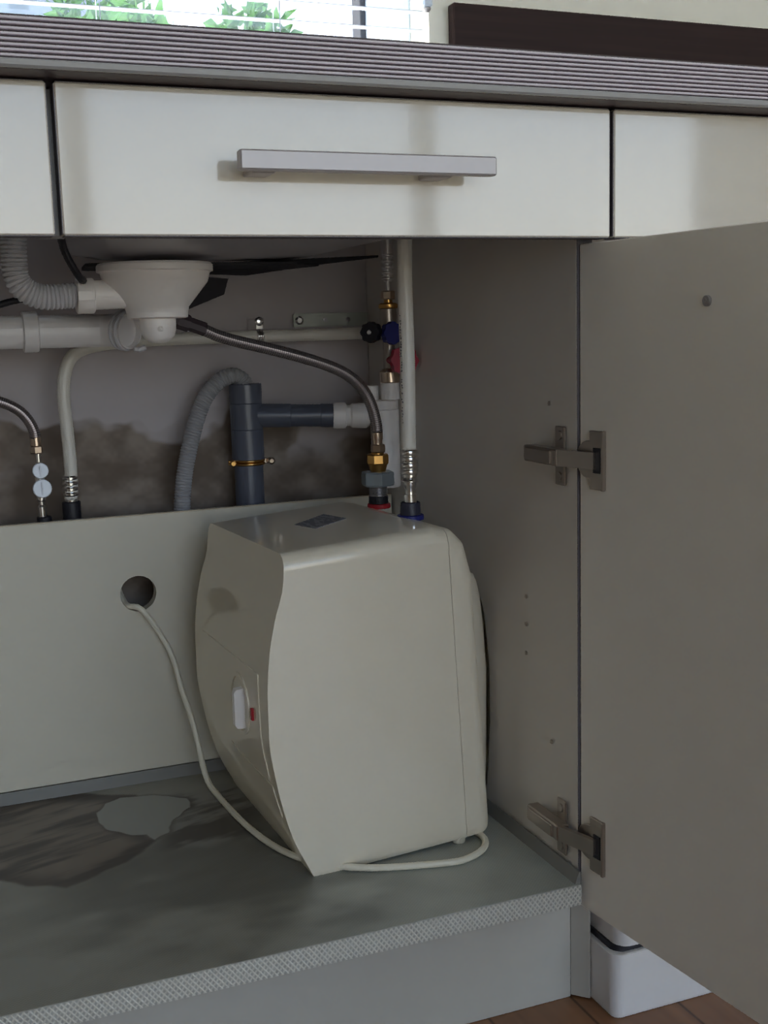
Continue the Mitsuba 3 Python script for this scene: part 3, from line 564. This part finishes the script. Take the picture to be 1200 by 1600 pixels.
add('supply_hose_001__stem', cat_(lathe([(0, .4880), (.0058, .4880), (.0052, .4935), (.0066, .4965), (.0066, .5005), (.0090, .5015), (.0090, .5025), (.0060, .5060), (0, .5060)], (CX, CY, 0)), cyl((CX, CY, 0), .0074, .4740, .4785, .0005), cyl((CX, CY, 0), .0066, .4785, .4885, .0005)), 'm_chrome', smooth=35)
add('supply_hose_001__collar', cyl((CX-.0001, CY, 0), .0098, .4690, .4748, .0010), 'm_collar', smooth=35, label='dark collar')
add('water_heater__cold_collar', lathe([(0, .4668), (.0108, .4668), (.0104, .4740), (.0102, .4795), (.0094, .4800), (.0094, .4749), (0, .4749)], (CX, CY, 0)), 'm_collar', smooth=35)

# ------------------------------------------------------------------ power cord
tz = .1494
cp = [(-.352, .500, .372), (-.3480, .474, .3555), (-.3440, .4560, .3535), (-.3380, .4510, .3535), (-.3300, .4500, .3464), (-.3133, .4505, .3189), (-.3002, .4470, .2869), (-.2954, .4390, .2579), (-.2880, .424, .2223), (-.2830, .412, .1850), (-.2800, .395, .1580), (-.2755, .3672, tz), (-.2675, .2695, tz), (-.2466, .1870, tz), (-.2200, .1500, tz), (-.183, .1250, tz), (-.1208, .1062, tz), (-.0990, .1040, tz), (-.0740, .1150, tz), (-.0590, .1380, tz), (-.0640, .1650, tz), (-.0900, .190, tz), (-.13, .21, tz)]
add('power_cord', tube(spline(cp, 200), .0033, 14)[0], 'm_cord', smooth=True, label='white power cord hanging from the board hole and looping under the heater', cat='cord')

# ------------------------------------------------------------------ blind and garden
tag('window_blind', 'white slatted venetian blind in front of the window', 'blind')
for k in range(26):
    q = 1.0150+k*.0215
    arc = [(s*.0125, .0012*(1-s*s)) for s in np.linspace(-1, 1, 7)]
    ct, st = math.cos(.10), math.sin(.10)
    pts = [(y*ct-h*st, y*st+h*ct) for y, h in arc]
    sl = extrude(Polygon([(y, h+.0003) for y, h in pts]+[(y, h-.0003) for y, h in pts[::-1]]), 1.40)
    sl.apply_transform(np.array([[0, 0, 1, -1.341], [1, 0, 0, .5160], [0, 1, 0, q], [0, 0, 0, 1.]]))
    add('window_blind__slat', sl, 'm_slat')
for x in (-.33, -.125, -.75, -1.2):
    for y in (.5030, .5290): add('window_blind__ladder_cord', tube([(x, y, .985), (x, y, 1.3), (x, y, 1.59)], .0006, 6)[0], 'm_slat')
add('window_blind__head_rail', box(-1.345, .061, .502, .5345, 1.585, 1.615, .001), 'm_slat')
add('window_blind__bottom_rail', box(-1.341, .059, .504, .528, .9700, .9850, .002), 'm_slat')
tag('window_catch', 'small white catch with grey tip beside the blind', 'catch')
add('window_catch__body', box(.0640, .0770, .5190, .5348, 1.0460, 1.0950, .002), 'm_slat')
add('window_catch__tip', lathe([(0, 0), (.0022, 0), (.0046, .0035), (.0046, .0052), (0, .0052)], (.0715, .5250, 1.0400)), 'm_alu', smooth=35, label='grey tip')

def bush(c, size, n, label, seed):
    r = np.random.default_rng(seed)
    k = f'garden_shrub'; i = 0
    while k+'__foliage' in scene: i += 1; k = f'garden_shrub_{i:03d}'
    tag(k, label, 'shrub')
    d = r.normal(size=(n, 3)); d /= np.linalg.norm(d, axis=1, keepdims=True)
    p = np.array(c)+d*np.array(size)*(r.uniform(.25, 1, (n, 1))**.6)*(.75+.5*meshkit.fbm(d*2.3, 3, seed)[:, None])
    V, F = [], []
    for q in p:
        a = r.normal(size=3); a /= np.linalg.norm(a); b = np.cross(a, r.normal(size=3)); b /= np.linalg.norm(b)
        l = r.uniform(.05, .09); o = len(V); nn = np.cross(a, b)*l*.12
        V += [q-a*l, q+b*l*.42+nn, q+a*l, q-b*l*.42+nn]; F += [(o, o+1, o+2), (o, o+2, o+3)]
    add(k+'__foliage', trimesh.Trimesh(V, F, process=False), 'm_leaf', kind='stuff')
    st = [tube(spline([(c[0], c[1], -.2), (c[0]+.05, c[1], c[2]*.5), (c[0]+r.uniform(-.3, .3), c[1], c[2]+size[2]*.3)], 20), np.linspace(.06, .02, 20), 8)[0] for _ in range(3)]
    add(k+'__stem', cat_(*st), 'm_bark', smooth=True)
bush((.52, 4.6, 1.35), (.34, .4, .78), 1500, 'green shrub outside the window beside the blue grey shed', 1)
bush((1.30, 5.6, 1.72), (.36, .4, .78), 1500, 'green shrub outside the middle of the window', 2)
bush((.55, 5.8, 1.9), (.4, .5, .62), 1500, 'pale green bush farther back between two shrubs', 3)
tag('garden_shed', 'blue grey garden shed seen through the blind at the left', 'shed')
add('garden_shed__wall', box(-1.9, .85, 7.2, 9.0, -.2, 3.4, .01), 'm_house')
add('garden_shed__roof', hull([(-2.0, 7.1, 3.4), (.95, 7.1, 3.4), (-2.0, 9.1, 3.4), (.95, 9.1, 3.4), (-2.0, 8.1, 3.9), (.95, 8.1, 3.9)]), 'm_bark')
